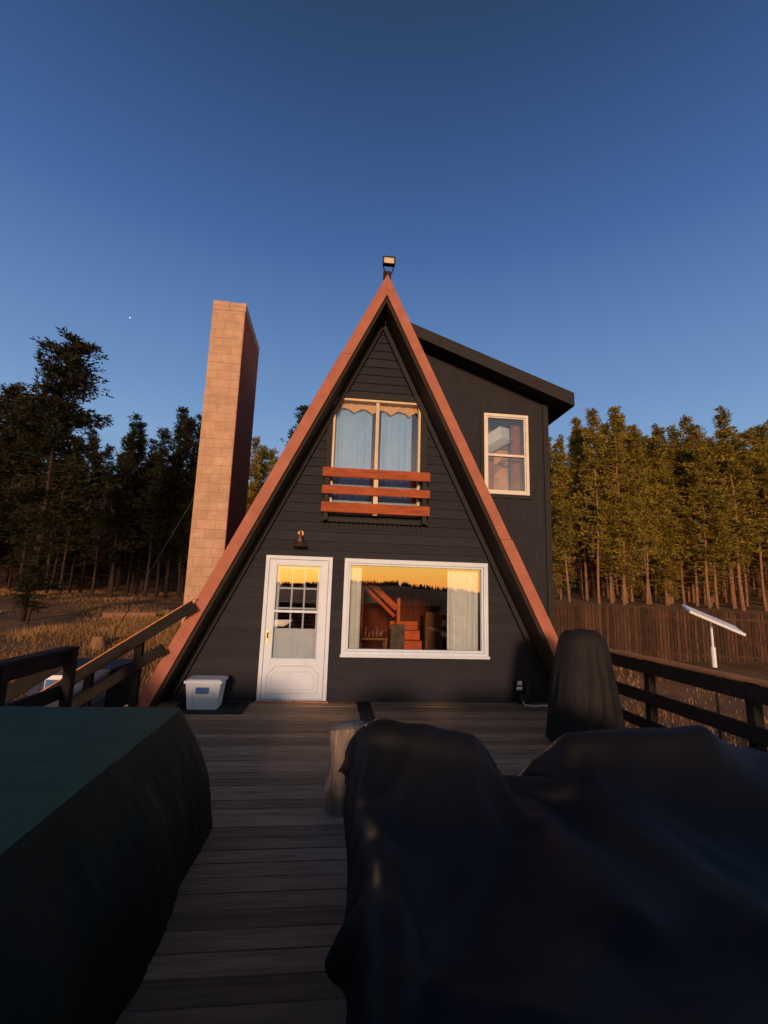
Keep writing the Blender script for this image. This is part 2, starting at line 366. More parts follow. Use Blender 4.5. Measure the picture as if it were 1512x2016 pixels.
for i in range(5): mb.box(1.38,2.02,2.4+i*.26,2.66+i*.26,.03,.03+.19*(i+1))
mb.obj('staircase',M_redstair,house,.01,label='wooden indoor stairs with red sunset light in their colour')
mb=MB(); mb.beam((.62,2.5,1.98),(1.40,2.6,1.28),.06,.12); mb.beam((.70,2.5,1.72),(1.36,2.62,1.12),.06,.07); mb.box(1.40,1.47,2.5,2.6,.03,1.5); mb.box(.64,.70,2.5,2.58,.03,2.3)
mb.obj('stair_banister',M_redstair,house,.005)
mb=MB(); mb.box(.55,1.15,1.9,2.3,.70,.74)
for xx,yy in((.57,1.92),(1.1,1.92),(.57,2.25),(1.1,2.25)): mb.box(xx,xx+.04,yy,yy+.04,.03,.70)
for i in range(7): xx=.58+i*.075; mb.tube([(xx,2.1,.74),(xx,2.1,.74+.08+.06*(i%3))],[.025,.015],8)
mb.obj('indoor_table',M_dull,house,.006)
mb=MB(); mb.box(2.15,2.55,3.2,3.5,.03,1.2); mb.box(2.2,2.5,3.15,3.19,.7,1.1); mb.obj('cabinet',M_dull,house,.006)
mb=MB(); mb.box(.9,1.25,4.33,4.39,1.35,1.75); mb.obj('wall_picture',M_cream,house,.006)
mb=MB(); mb.box(1.20,1.48,1.6,1.95,.42,.50); mb.box(1.20,1.48,1.92,1.98,.5,1.0); 
for xx,yy in((1.20,1.6),(1.44,1.6),(1.20,1.92),(1.44,1.92)): mb.box(xx,xx+.04,yy,yy+.04,.03,.42)
mb.obj('indoor_chair',M_chair,house,.04)
def curtain(mb,x0,x1,z0,z1,y,folds,amp,scal=0,mi=0):
    n=folds*8; P=[]
    for r in range(15):
        q=r/14; row=[]
        for i in range(n+1):
            t=i/n; x=x0+(x1-x0)*t; a=amp*(.7+.5*math.sin(t*9.1+1))
            yy=y+a*math.sin(t*folds*6.283+.6*math.sin(q*3+t*5))*(.6+.5*q)
            zb=z0+ (scal*abs(math.sin(t*folds*1.57)) if scal else 0)
            row.append((x,yy,z1-(z1-zb)*q))
        P.append(row)
    mb.grid(P,mi)
def cobj(name,mat,par_,*a,label=None):
    mb=MB(); curtain(mb,*a); mb.obj(name,mat,par_,smooth=True,label=label)
def win_frame(mb,x0,x1,z0,z1,w,ya,yb):
    mb.box(x0,x1,ya,yb,z1-w,z1); mb.box(x0,x1,ya,yb,z0,z0+w); mb.box(x0,x0+w,ya,yb,z0+w,z1-w); mb.box(x1-w,x1,ya,yb,z0+w,z1-w)
w=empty('picture_window',(1.34,0,.67),house)
mb=MB(); x0,x1,z0,z1=PIC; win_frame(mb,x0-.015,x1+.015,z0-.015,z1+.015,.07,-.05,.0); win_frame(mb,x0+.056,x1-.056,z0+.056,z1-.056,.03,-.025,.06)
mb.box(x0-.03,x1+.03,-.075,-.052,z0-.03,z0+.012)
mb.obj('frame',M_white,w,.005)
mb=MB(); mb.pane(x0+.08,x1-.08,.02,z0+.08,z1-.08); mb.obj('glass',M_glass,w)
cobj('curtain',M_curt,w,x0+.07,x0+.27,z0+.05,z1-.07,.2,3,.02); cobj('curtain',M_curt,w,x1-.58,x1-.07,z0+.05,z1-.07,.2,6,.024)
w=empty('balcony_window',(.64,0,2.8),house)
x0,x1,z0,z1=UPW; mb=MB(); win_frame(mb,x0,x1,z0,z1,.036,-.03,.07); mb.box(.615,.64,-.02,.06,z0+.04,z1-.04); mb.box(.642,.668,.0,.05,z0+.04,z1-.04)
mb.obj('frame',M_cream,w,.004)
mb=MB(); mb.pane(x0+.036,.615,.03,z0+.036,z1-.036); mb.pane(.668,x1-.036,.03,z0+.036,z1-.036); mb.obj('glass',M_glass,w)
lb='white gathered curtain tinted with reflected sky blue'
cobj('curtain',M_curtb,w,x0+.05,.57,z0+.02,z1-.02,.15,5,.02,label=lb); cobj('curtain',M_curtb,w,.72,x1-.12,z0+.02,z1-.02,.15,5,.02,label=lb)
mb=MB(); curtain(mb,x0+.03,x1-.03,z1-.21,z1-.02,.09,9,.012,.08); mb.obj('valance',M_val,w,smooth=True,label='scalloped curtain valance toned with sunset gold')
mb=MB()
for za,zb_ in ((3.355,3.50),(3.085,3.215),(2.80,2.955)): mb.box(-.20,1.49,-.235,-.195,za,zb_)
br=mb.obj('balcony_railing',M_redwood,house,.005,label='red stained three-board balcony railing')
for xx in (-.16,1.38):
    mb=MB(); mb.prism([(xx,2.68),(xx+.07,2.68),(xx+.07,3.44),(xx,3.44)],-.193,-.052); mb.obj('bracket',M_trimdark,br,.004)
mb=MB(); mb.box(.60,.67,-.193,-.14,2.78,3.46); mb.obj('bracket',M_cream,br,.004)
dr=empty('front_door',(-.48,0,0),house)
x0,x1,z0,z1=DOOR
mb=MB(); mb.box(x0,x0+.055,-.045,.05,0,z1); mb.box(x1-.055,x1,-.045,.05,0,z1); mb.box(x0+.055,x1-.055,-.045,.05,z1-.055,z1); mb.box(x0+.056,x1-.056,-.06,.05,.002,.025)
mb.obj('frame',M_white,dr,.004)
mb=MB(); a0,a1=x0+.06,x1-.06; g0,g1=-.83,-.15; b0,b1=.59,1.99
mb.box(a0,g0,-.035,-.0,.03,z1-.06); mb.box(g1,a1,-.035,-.0,.03,z1-.06); mb.box(g0,g1,-.035,-.0,.03,b0); mb.box(g0,g1,-.035,-.0,b1,z1-.06)
mb.box(g0,g1,-.038,-.01,1.27,1.305); win_frame(mb,g0-.0,g1+.0,b0,b1,.018,-.042,-.036)
pts=[(-.86,.12),(-.86,.40),(-.80,.44),(-.76,.50),(-.22,.50),(-.18,.44),(-.12,.40),(-.12,.12),(-.86,.12)]
for p,q in zip(pts,pts[1:]): mb.tube([(p[0],-.037,p[1]),(q[0],-.037,q[1])],.014,6)
pts=[(-.80,.17),(-.80,.36),(-.74,.42),(-.24,.42),(-.18,.36),(-.18,.17),(-.80,.17)]
for p,q in zip(pts,pts[1:]): mb.tube([(p[0],-.037,p[1]),(q[0],-.037,q[1])],.010,6)
mb.obj('storm_door',M_white,dr,.003,label='white storm door with curved lower panel')
mb=MB(); mb.pane(g0,g1,-.016,b0,b1); mb.obj('glass',M_glass,dr)
mb=MB(); l0,l1,m0,m1=-.77,-.20,1.03,1.93
mb.box(a0,l0,.055,.095,.03,z1-.06); mb.box(l1,a1,.055,.095,.03,z1-.06); mb.box(l0,l1,.055,.095,.03,m0); mb.box(l0,l1,.055,.095,m1,z1-.06)
for i in (1,2): xx=l0+(l1-l0)*i/3; mb.box(xx-.012,xx+.012,.057,.09,m0,m1)
for i in (1,2): zz=m0+(m1-m0)*i/3; mb.box(l0,l1,.059,.088,zz-.012,zz+.012)
for px in (l0,(l0+l1)/2+.02): win_frame(mb,px,px+.25,.62,.93,.02,.045,.056)
mb.obj('inner_door',M_white,dr,.003,label='white nine-lite inner door')
mb=MB(); mb.pane(l0,l1,.07,m0,m1); mb.obj('pane',M_glass,dr)
mb=MB(); mb.box(-.905,-.875,-.045,-.036,.82,1.02); mb.tube([(-.89,-.04,.9),(-.89,-.09,.9),(-.885,-.095,.98)],[.010,.010,.008],8); mb.tube([(-.89,-.038,.98),(-.89,-.06,.98)],.013,10)
mb.obj('handle',M_brass,dr,.002)
mb=MB(); mb.box(x0-.02,x1+.03,-.13,-.0475,.0,.02); mb.obj('threshold',M_capwood,dr,.003)
mb=MB(); lx=-.49
mb.tube([(lx,-.02,2.47),(lx,-.045,2.47)],.045,14); mb.tube([(lx,-.045,2.47),(lx,-.12,2.50),(lx,-.17,2.45),(lx,-.17,2.38)],.011,8)
mb.tube([(lx,-.17,2.44),(lx,-.17,2.38),(lx,-.17,2.33),(lx,-.17,2.29),(lx,-.17,2.26)],[.03,.042,.05,.10,.125],18)
mb.obj('wall_lamp',M_bronze,house,smooth=False,label='small bronze barn lamp above the door')
fl=empty('flood_light',(CX+.02,-.4,AP+.05),house)
mb=MB(); fx=.70; mb.box(fx-.10,fx+.10,-.50,-.43,6.90,7.03); win_frame(mb,fx-.105,fx+.105,6.895,7.035,.018,-.515,-.50)
mb.beam((fx-.09,-.45,6.9),(fx-.05,-.42,6.78),.015,.02); mb.beam((fx+.09,-.45,6.9),(fx+.05,-.42,6.78),.015,.02)
mb.tube([(fx,-.42,6.66),(fx,-.42,6.80)],.05,12); mb.tube([(fx-.06,-.4,6.68),(fx-.06,-.46,6.80)],.025,8); mb.obj('housing',M_black,fl,.004)
mb=MB(); mb.box(fx-.08,fx+.08,-.506,-.501,6.918,7.012); mb.obj('lens',M_cream,fl)
RT=lambda x:6.65-.36*(x-.75)
WOP=(2.72,3.58,3.45,5.0)
mb=MB()
wall_rows(mb,-.25,6.3,.5,0,.83,.95,lambda z:CX+K*(AP-z)+.004,lambda z:min(3.96,.75+(6.43-z)/.36),[WOP])
mb.box(3.86,3.96,.96,6.0,-1.2,5.24); mb.box(3.0,3.955,.96,1.05,-1.2,-.25)
mb.obj('dormer_wall',M_wall2,house)
mb=MB(); mb.box(3.88,3.985,.80,.825,-1.1,5.26); mb.box(3.965,3.985,.825,.93,-1.1,5.24); 
mb.box(WOP[0]-.07,WOP[0]-.002,.80,.829,WOP[2]-.07,WOP[3]+.07); mb.box(WOP[1]+.002,WOP[1]+.07,.80,.829,WOP[2]-.07,WOP[3]+.07); mb.box(WOP[0],WOP[1],.80,.829,WOP[3]+.002,WOP[3]+.07); mb.box(WOP[0],WOP[1],.80,.829,WOP[2]-.07,WOP[2]-.002)
mb.obj('corner_trim',M_trimdark,house,.003)
mb=MB(); mb.prism([(.72,RT(.72)),(.72,RT(.72)-.2),(4.30,RT(4.30)-.2),(4.30,RT(4.30))],.50,6.3)
mb.prism([(.9,RT(.9)+.02),(.9,RT(.9)-.20),(4.34,RT(4.34)-.24),(4.34,RT(4.34)+.02)],.455,.497)
mb.box(4.302,4.34,.50,6.3,RT(4.34)-.24,RT(4.34)+.015)
mb.obj('dormer_roof',M_trimdark,house,.004)
w=empty('dormer_window',(3.15,.8,3.45),house); x0,x1,z0,z1=WOP
mb=MB(); win_frame(mb,x0,x1,z0,z1,.055,.79,.88); win_frame(mb,x0+.055,x1-.055,z0+.055,z1-.055,.025,.81,.86); mb.box(x0+.08,x1-.08,.80,.86,4.17,4.215); mb.obj('frame',M_cream2,w,.004)
mb=MB(); mb.pane(x0+.08,x1-.08,.84,z0+.08,z1-.08); mb.obj('glass',M_glass,w)
mb=MB(); mb.hexa([(2.75,1.05,4.36),(3.15,1.05,4.62),(3.45,1.2,4.62),(2.9,1.2,4.30),(2.72,1.05,4.56),(3.12,1.05,4.86),(3.42,1.2,4.86),(2.87,1.2,4.50)])
mb.obj('storage_carton',M_bin,w,.01)
cobj('red_drape',M_reddrape,w,2.74,2.98,3.4,4.3,1.02,3,.03); cobj('red_drape',M_reddrape,w,3.34,3.56,3.4,4.9,1.05,3,.03)
mb=MB(); mb.box(2.6,3.85,1.30,1.35,3.0,4.45); mb.box(2.6,3.85,1.30,1.35,4.47,5.2,1); mb.beam((2.7,1.22,3.6),(3.5,1.22,4.5),.03,.10,1); mb.obj('inner_wall',[M_pale,M_dull],w)
# chimney
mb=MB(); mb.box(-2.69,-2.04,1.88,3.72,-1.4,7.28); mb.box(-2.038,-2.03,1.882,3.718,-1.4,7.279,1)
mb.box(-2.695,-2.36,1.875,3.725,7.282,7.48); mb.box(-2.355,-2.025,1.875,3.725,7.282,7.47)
mb.obj('chimney',[M_block,M_block2],house,.003,label='tall concrete block chimney with side shade painted red brown')
pb=MB(); pb.box(2.90,3.02,-.075,-.018,.18,.34); pb.box(2.925,2.995,-.09,-.0755,.27,.33,1); pb.box(2.91,3.0,-.085,-.0755,.20,.245,1); pb.box(3.05,3.12,-.10,-.018,.0,.30); pb.box(2.93,3.04,-.14,-.05,.0,.15)
o=pb.obj('power_outlet_box',[M_black,M_panel],bevel=.003); top(o,'small black outlet box low on the cabin wall','outlet box')
cb=MB(); cb.tube([(2.98,-.14,.05),(2.98,-.22,.012),(3.1,-.3,.012),(3.25,-.24,.012),(3.4,-.27,.012),(3.55,-.2,.012)],.009,6); o=cb.obj('power_cable',M_panel,smooth=True); top(o,'white power cable lying on the deck boards','cable')
# ---------------------------------------------------------------- deck
DL,DR=-2.68,3.78
mb=MB(); y=-.02; rr=random.Random(2); i=0
while y>-9.6:
    y2=y-.142; dz=rr.uniform(-.003,.003)
    segs=[(DL,.465),(.665,DR)] if y>-1.25 else ([(DL,DR)] if i%3 else [(DL,.9),(.903,DR)])
    for a,b in segs: mb.box(a,b,y2+.004,y-.004,-.035+dz,dz)
    y=y2; i+=1
mb.box(.47,.66,-1.29,-.02,-.032,.004,1)
mb.box(DL+.03,DR-.03,-9.55,-9.5,-.30,-.04,1); mb.box(DL+.0,DL+.04,-9.6,-.05,-.30,-.04,1); mb.box(DR-.04,DR,-9.6,-.05,-.30,-.04,1)
for xx in (DL+.1,.5,DR-.2):
    for yy in (-.6,-3.4,-6.4,-9.3): mb.box(xx,xx+.1,yy,yy+.1,-1.6,-.04,1)
for xx in np.arange(DL+.3,DR-.2,.6): mb.box(float(xx),float(xx)+.04,-9.5,-.1,-.24,-.045,1)
deck=mb.obj('wooden_deck',[M_deck,M_trimdark],bevel=.002); top(deck,'weathered grey brown plank deck in front of the cabin','deck')
def side_rail(x,ya,yb,posts,label,inner):
    e=empty('deck_railing',(x,(ya+yb)/2,0)); top(e,label,'railing')
    mb=MB(); mb.box(x-.07,x+.07,yb,ya,.92,.95); mb.obj('cap_rail',M_capwood if inner>0 else M_railpaint,e,.006)
    for za,zb_ in ((.76,.905),(.42,.56),(.12,.24)):
        mb=MB(); mb.box(x-.06,x-.022,yb+.01,ya-.01,za,zb_); mb.obj('rail',M_railpaint,e,.004)
    for py in posts:
        mb=MB(); mb.box(x-.02,x+.07,py-.045,py+.045,-.3,.918); mb.obj('post',M_railpaint,e,.005)
side_rail(3.80,-.55,-9.0,(-.7,-1.9,-3.3,-4.7,-6.1,-7.6,-8.9),'dark board deck railing with worn orange wood cap',1)
side_rail(-2.70,-1.80,-9.0,(-1.86,-2.95,-4.3,-5.8,-7.4,-8.9),'dark board deck railing beside the stair opening',-1)
mb=MB()  # unseen screen, added to keep low sun off the foreground
for i in range(8): mb.box(DL-.1,DR+.1,-9.16,-9.12,.02+i*.140,.02+i*.140+.135)
for xx in (DL,-.9,.6,2.2,DR-.09): mb.box(xx,xx+.09,-9.25,-9.163,-.04,1.14)
mb.box(DL-.12,DR+.12,-9.27,-9.08,1.145,1.18)
o=mb.obj('added_shade_screen',M_railpaint,bevel=.004); top(o,'added dark board screen behind the view, shading the deck','screen')
st=empty('deck_stairs',(-3.2,-1.2,-1)); top(st,'wooden stairs going down beside the cabin with sloped handrails','stairs')
mb=MB()
for k in range(5): mb.box(DL-.3*(k+1)+.0,DL-.3*k-.005,-1.75,-.55,-.19*(k+1)-.04,-.19*(k+1))
mb.beam((DL-.02,-1.78,-.2),(DL-1.5,-1.78,-1.15),.04,.25); mb.beam((DL-.02,-.52,-.2),(DL-1.5,-.52,-1.15),.04,.25)
mb.obj('steps',M_railpaint,st,.004)
def hand(yc,xt,zt,xb,zb_,cm):
    mb=MB(); mb.beam((xt,yc,zt),(xb,yc,zb_),.04,.016); mb.obj('cap_rail',cm,st,.003)
    sl=(zt-zb_)/(xt-xb)
    for off in (-.095,-.43):
        mb=MB(); xs=xt if off==-.095 else xt-.33
        mb.beam((xs,yc-.012,zt+off-(xt-xs)*sl),(xb,yc-.012,zb_+off),.038,.135); mb.obj('rail',M_railpaint,st,.004)
hand(-.66,-1.80,1.46,-3.75,.12,M_capwood)
hand(-1.84,-2.75,.90,-4.0,.02,M_railpaint)
for px,pz,py in ((-2.47,1.0,-.635),(-3.05,.6,-.635),(-3.65,.18,-.635),(-3.9,.08,-1.80)):
    mb=MB(); mb.box(px-.045,px+.045,py-.0,py+.09,-1.2 if px<-2.6 else 0,pz-.06); mb.obj('post',M_railpaint,st,.005)
mb=MB(); mb.box(-4.2,-3.15,.2,1.2,-1.05,.34); mb.box(-4.24,-3.11,.16,1.24,.34,.39); 
for xx in (-4.1,-3.8,-3.4): mb.box(xx,xx+.05,.185,.199,-1.0,.31)
sb=mb.obj('storage_box',[M_tank],bevel=.02); top(sb,'blue grey storage box on the ground beside the stairs','storage box')
mb=MB(); mb.box(-3.98,-3.72,.165,.183,.0,.30); mb.obj('notice_board',M_panel,sb); 
mb=MB(); mb.box(-3.97,-3.73,.160,.164,.03,.24); mb.obj('notice_print',M_blue,sb)
mb=MB(); mb.box(-4.16,-4.08,.170,.184,.16,.30); mb.obj('warning_sticker',M_yellow,sb)
# ---------------------------------------------------------------- white bin
bn=empty('storage_bin',(-1.61,-.42,0)); top(bn,'white plastic storage bin with lid and blue label','bin')
mb=MB()
mb.hexa([(-1.80,-.57,.01),(-1.42,-.57,.01),(-1.42,-.27,.01),(-1.80,-.27,.01),(-1.835,-.60,.345),(-1.385,-.60,.345),(-1.385,-.24,.345),(-1.835,-.24,.345)])
for xx in (-1.75,-1.5): mb.box(xx,xx+.02,-.598,-.585,.05,.30)
mb.obj('tub',M_bin,bn,.02)
mb=MB(); mb.box(-1.855,-1.365,-.62,-.22,.347,.385); mb.box(-1.82,-1.40,-.59,-.25,.385,.395); mb.obj('lid',M_bin,bn,.012)
mb=MB(); mb.hexa([(-1.70,-.603,.22),(-1.53,-.603,.22),(-1.53,-.59,.22),(-1.70,-.59,.22),(-1.70,-.608,.30),(-1.53,-.608,.30),(-1.53,-.59,.30),(-1.70,-.59,.30)]); mb.obj('sticker',M_blue,bn)
mb=MB(); mb.box(-2.0,-1.05,-.75,-.12,.004,.016); o=mb.obj('door_mat',M_trimdark,bevel=.004); top(o,'thin dark mat lying on the deck beside the bin','mat')
# ---------------------------------------------------------------- log stump
def stump():
    mb=MB(); P=[]; X0=.185; n=72; m=40
    for i in range(m+1):
        z=.585*i/m; row=[]
        for k in range(n):
            a=k/n*6.283; ca,sa=math.cos(a),math.sin(a)
            r=.135+.012*math.sin(a*2+z*5)+.018*fbm(ca*1.2,sa*1.2,z*1.6)+.010*fbm(ca*5,sa*5,z*1.5)-.012*max(0,fbm(ca*9,sa*9,z*1.2,2))+.035*math.exp(-((z-.16)/.05)**2)*max(0,math.cos(a-3.6))-.014*math.exp(-((z-.36)/.08)**2)
            row.append((X0+r*ca+.015*math.sin(z*5),-3.45+r*sa,z+(.02*ca if i==m else 0)))
        P.append(row)
    mb.grid(P,0,True); top_i=len(mb.v); b=m*n
    for k in range(n): 
        x,y,z=mb.v[b+k]; mb.v.append((X0+(x-X0)*.92,-3.45+(y+3.45)*.92,z+.006))
    for k in range(n): mb.f.append((b+k,b+(k+1)%n,top_i+(k+1)%n,top_i+k)); mb.mi.append(0)
    mb.f.append(tuple(top_i+k for k in range(n))); mb.mi.append(0)
    return mb.obj('log_stump',M_log,smooth=True)
top(stump(),'weathered grey log standing on end on the deck','log stump')
# ---------------------------------------------------------------- tailored covers
def tailored(name,cx,cy,hx,hy,H,mat,fx=.1,fy=.1,fold=.03,nf=14,power=5,seed=0,round_=.08,topf=None,nr=30,na=200,wr=.018,sub=1,crisp=False,bulge=.25,expo=1):
    mb=MB(); P=[]
    def ring(a,sx,sy,p=power):
        c,s=math.cos(a),math.sin(a); r=(abs(c)**p+abs(s)**p)**(-1/p); return c*r*sx,s*r*sy
    n1=int(nr*.4)
    for i in range(nr+1):
        row=[]
        for k in range(na):
            a=k/na*6.283
            if i<=n1:
                t=i/n1; x,y=ring(a,hx*(t+.001),hy*(t+.001)); z=H
                z-=round_*max(0,(t-.6)/.4)**2.2*.5; z+=.007*fbm(x*2.4+seed,y*2.4)+.003*fbm(x*9,y*9,seed)
            else:
                t=(i-n1)/(nr-n1); z=(H-round_*.5)*(1-t)+.005
                tt=t**expo+bulge*math.sin(t*3.1416)
                x,y=ring(a,hx+fx*tt,hy+fy*tt)
                am=fold*min(1,t*1.6)*(1+.6*fbm(a*2,seed,t)); s=math.sin(a*nf+1.2*math.sin(a*3+seed)+.5*t)
                s=s if crisp else (1-abs(s)*1.6)
                k2=am*s; L=math.hypot(x,y); x+=x/L*k2; y+=y/L*k2
                w=(wr*fbm(x*4,y*4,z*2+seed)+wr*.4*fbm(x*11,y*11,z*4+seed))*min(1,t*4); x+=x/L*w; y+=y/L*w
            if topf: z+=topf(x,y)*max(0,z/H)
            row.append((cx+x,cy+y,z))
        P.append(row)
    if crisp: mb.grid(P[:n1+1],0,True); mb.grid([P[n1]]+P[n1+1:],1,True)
    else: mb.grid(P,0,True)
    return mb.obj(name,mat,smooth=True,sub=sub)
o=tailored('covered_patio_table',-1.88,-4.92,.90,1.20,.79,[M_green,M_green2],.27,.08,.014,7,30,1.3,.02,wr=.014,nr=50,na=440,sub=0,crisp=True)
top(o,'dark green fabric cover draped over a patio table','covered table')
gf=lambda x,y: -.05*abs(x)-.36*max(0,x-.08)+.012*math.sin(x*9)
o=tailored('covered_grill',2.97,-1.95,.25,.22,1.25,M_grill,.15,.13,.022,6,2.8,4.1,.18,gf,wr=.012,nr=60,na=300,bulge=.10,expo=.9)
top(o,'dark grey fabric cover over an upright barbecue grill','covered grill')
# ---------------------------------------------------------------- cloth draping (position based)
def drape(name,cx,cy,w,d,rot,boxes,mat,res=.045,steps=130,z0=.95,seed=0,slack=1.15,corner=.7,its=22):
    n=int(w/res)+1; m=int(d/res)+1
    X,Y=np.meshgrid(np.linspace(-w/2,w/2,n),np.linspace(-d/2,d/2,m),indexing='ij')
    c,s=math.cos(rot),math.sin(rot); rs=np.random.RandomState(seed)
    Z=np.full_like(X,z0)
    for _ in range(30):
        kx,ky=rs.normal(0,7,2); Z+=.010*np.sin(X*kx+Y*ky+rs.rand()*6.3)
    P=np.stack([cx+X*c-Y*s,cy+X*s+Y*c,Z],-1); V=np.zeros_like(P)
    rx=w/(n-1)*slack; ry=d/(m-1)*slack; rd=math.hypot(rx,ry)
    def con(A,B,rest,k):
        D=B-A; L=np.sqrt((D*D).sum(-1,keepdims=True))+1e-9; C=D*(.5*k*(L-rest)/L); A+=C; B-=C
    mats=[]
    for (bx,by,bz,hx,hy,hz,ry_,rz_) in boxes:
        R=np.array((Matrix.Rotation(rz_,3,'Z')@Matrix.Rotation(ry_,3,'Y'))); mats.append((np.array([bx,by,bz]),np.array([hx,hy,hz])+.012,R))
    dt=.022
    for st_ in range(steps):
        V[...,2]-=9.8*dt; V*=.97; Q=P.copy(); P=P+V*dt
        for it in range(its):
            for o_ in (0,1):
                A=P[o_:-1:2]; B=P[o_+1::2]; k=min(len(A),len(B)); con(A[:k],B[:k],rx,1)
                A=P[:,o_:-1:2]; B=P[:,o_+1::2]; k=min(A.shape[1],B.shape[1]); con(A[:,:k],B[:,:k],ry,1)
                A=P[o_:-1:2]; B=P[o_+1::2]; k=min(len(A),len(B)); con(A[:k,:-1],B[:k,1:],rd,.5); con(A[:k,1:],B[:k,:-1],rd,.5)
            if it%4==0:
                for o_ in range(4):
                    A=P[o_:-2:4]; B=P[o_+2::4]; k=min(len(A),len(B)); con(A[:k],B[:k],2*rx,.08)
                    A=P[:,o_:-2:4]; B=P[:,o_+2::4]; k=min(A.shape[1],B.shape[1]); con(A[:,:k],B[:,:k],2*ry,.08)
            if it%2==1:
              for C_,H_,R in mats:
                Lc=(P-C_)@R; pen=H_-np.abs(Lc); ins=(pen>0).all(-1)
                if ins.any():
                    ax_=np.argmin(pen,-1); 
                    idx=np.where(ins); a_=ax_[idx]; l=Lc[idx]; sg=np.sign(l[np.arange(len(a_)),a_]); l[np.arange(len(a_)),a_]=sg*H_[a_]
                    P[idx]=l@R.T+C_
              P[...,2]=np.maximum(P[...,2],.012)
        V=(P-Q)/dt
        fl=P[...,2]<.02; V[fl]*=.3
        sp=np.sqrt((V*V).sum(-1,keepdims=True)); V*=np.minimum(1,2.2/(sp+1e-6))
    def up(A,sm):
        B=np.zeros((A.shape[0]*2-1,A.shape[1],3)); B[::2]=A; B[1::2]=(A[:-1]+A[1:])/2
        C=np.zeros((B.shape[0],B.shape[1]*2-1,3)); C[:,::2]=B; C[:,1::2]=(B[:,:-1]+B[:,1:])/2
        for _ in range(sm):
            C[1:-1]=C[1:-1]*.5+(C[:-2]+C[2:])*.25; C[:,1:-1]=C[:,1:-1]*.5+(C[:,:-2]+C[:,2:])*.25
        return C
    U=up(P,1); Nn=np.cross(np.gradient(U,axis=0),np.gradient(U,axis=1)); Nn/=np.linalg.norm(Nn,axis=-1,keepdims=True)+1e-9
    nn,mm=U.shape[:2]; D=np.zeros((nn,mm))
    for i in range(nn):
        for j in range(mm):
            u=i/(nn-1)*w; v=j/(mm-1)*d
            a=noise.noise(Vector(((u+v)*.9,(u-v)*.45,1.7))); b_=noise.noise(Vector(((u-v)*1.5,(u+v)*.5,5.1)))
            D[i,j]=.030*max(0,1-abs(a)*6)+.017*max(0,1-abs(b_)*7)+.003*fbm(u*6,v*6,2,2)
    U=U+Nn*D[...,None]*np.sign(Nn[...,2].mean()); U[...,2]=np.maximum(U[...,2],.01)
    def skip(i,j):
        x_=i/(nn-1)*w-w/2; y_=j/(mm-1)*d-d/2
        ux=max(0,abs(x_)-(w/2-corner)); uy=max(0,abs(y_)-(d/2-corner)); return ux*ux+uy*uy>corner*corner
    mb=MB(); mb.grid([[tuple(map(float,p)) for p in r] for r in U],0,False,skip)
    return mb.obj(name,mat,smooth=True,sub=1)
bx=[(.50,-4.50,.50,.34,.07,.34,.16,-.05),(.62,-5.3,.24,.46,.75,.20,0,0),(.24,-5.1,.33,.05,.6,.30,0,0),(1.10,-5.15,.27,.06,.5,.28,0,0),
    (1.15,-4.55,.30,.30,.08,.26,.0,-.05),(1.95,-4.42,.42,.48,.08,.38,-.08,-.12),(2.2,-5.3,.22,.72,.95,.18,0,0),(2.80,-5.1,.36,.07,.8,.33,0,.1),(1.52,-5.1,.28,.07,.7,.28,0,0),(1.25,-6.0,.26,.9,.25,.22,0,0)]
o=drape('covered_patio_furniture',1.57,-5.26,3.15,2.75,-.02,bx,M_tarp,seed=1,slack=1.13,corner=.9)
top(o,'black weatherproof cover crumpled over patio chair and sofa','covered furniture')
# ---------------------------------------------------------------- satellite dish
sd=empty('satellite_dish',(4.12,-2.55,gz(4.12,-2.55))); top(sd,'white flat rectangular satellite internet dish on a pole','satellite dish')
mb=MB(); gzz=gz(4.12,-2.55); mb.tube([(4.12,-2.55,gzz-.2),(4.12,-2.55,.93)],.014,12,1); mb.tube([(4.12,-2.55,.93),(4.12,-2.55,1.14)],.024,12); mb.tube([(4.12,-2.55,1.14),(4.12,-2.55,1.40)],.012,12)
mb.obj('pole',[M_panel,M_black],sd)
mb=MB(); mb.box(-.27,.27,-.18,.18,-.014,.014)
p=mb.obj('panel',M_panel,None,.006)
Mx=Matrix.Translation((4.14,-2.55,1.43))@Matrix.Rotation(math.radians(18),4,'Y')@Matrix.Rotation(math.radians(20),4,'X')@Matrix.Rotation(math.radians(-22),4,'Z')
p.data.transform(Mx); par(p,sd)
# ---------------------------------------------------------------- fence
mb=MB(); rr=random.Random(9); n=150
for i in range(n):
    t=i/n; x=6.6+t*18; y=8.8-1.5*t*1.6; zt=1.40-.30*t+rr.uniform(-.05,.04); mb.box(x,x+.112,y,y+.02,gz(x,y)-.15,zt)
for i in range(8):
    x=6.6+i*2.4; t=(x-6.6)/18; y=8.8-2.4*t; mb.box(x,x+.1,y+.03,y+.13,gz(x,y)-.3,1.35-.3*t)
for dz in (.25,1.0,1.5): mb.beam((6.6,8.845,1.40-dz),(24.4,6.42,1.1-dz),.04,.09)
o=mb.obj('plank_fence',M_fence); top(o,'tall weathered brown plank fence below the pines','fence')
mb=MB(); sx,sy=-7.7,10; z=gz(sx,sy); mb.tube([(sx,sy,z-.1),(sx,sy,z+.2),(sx,sy,z+.42)],[.27,.22,.2],14); o=mb.obj('tree_stump',M_bark,smooth=False,bevel=.01); top(o,'cut pine stump in dry grass','stump')
mb=MB(); mb.tube([(-10.3,16,gz(-10.3,16)+.16),(-8.2,16.6,gz(-8.2,16.6)+.18)],[.17,.14],10); o=mb.obj('fallen_log',M_bark,bevel=.01); top(o,'fallen log lying in dry grass','log')
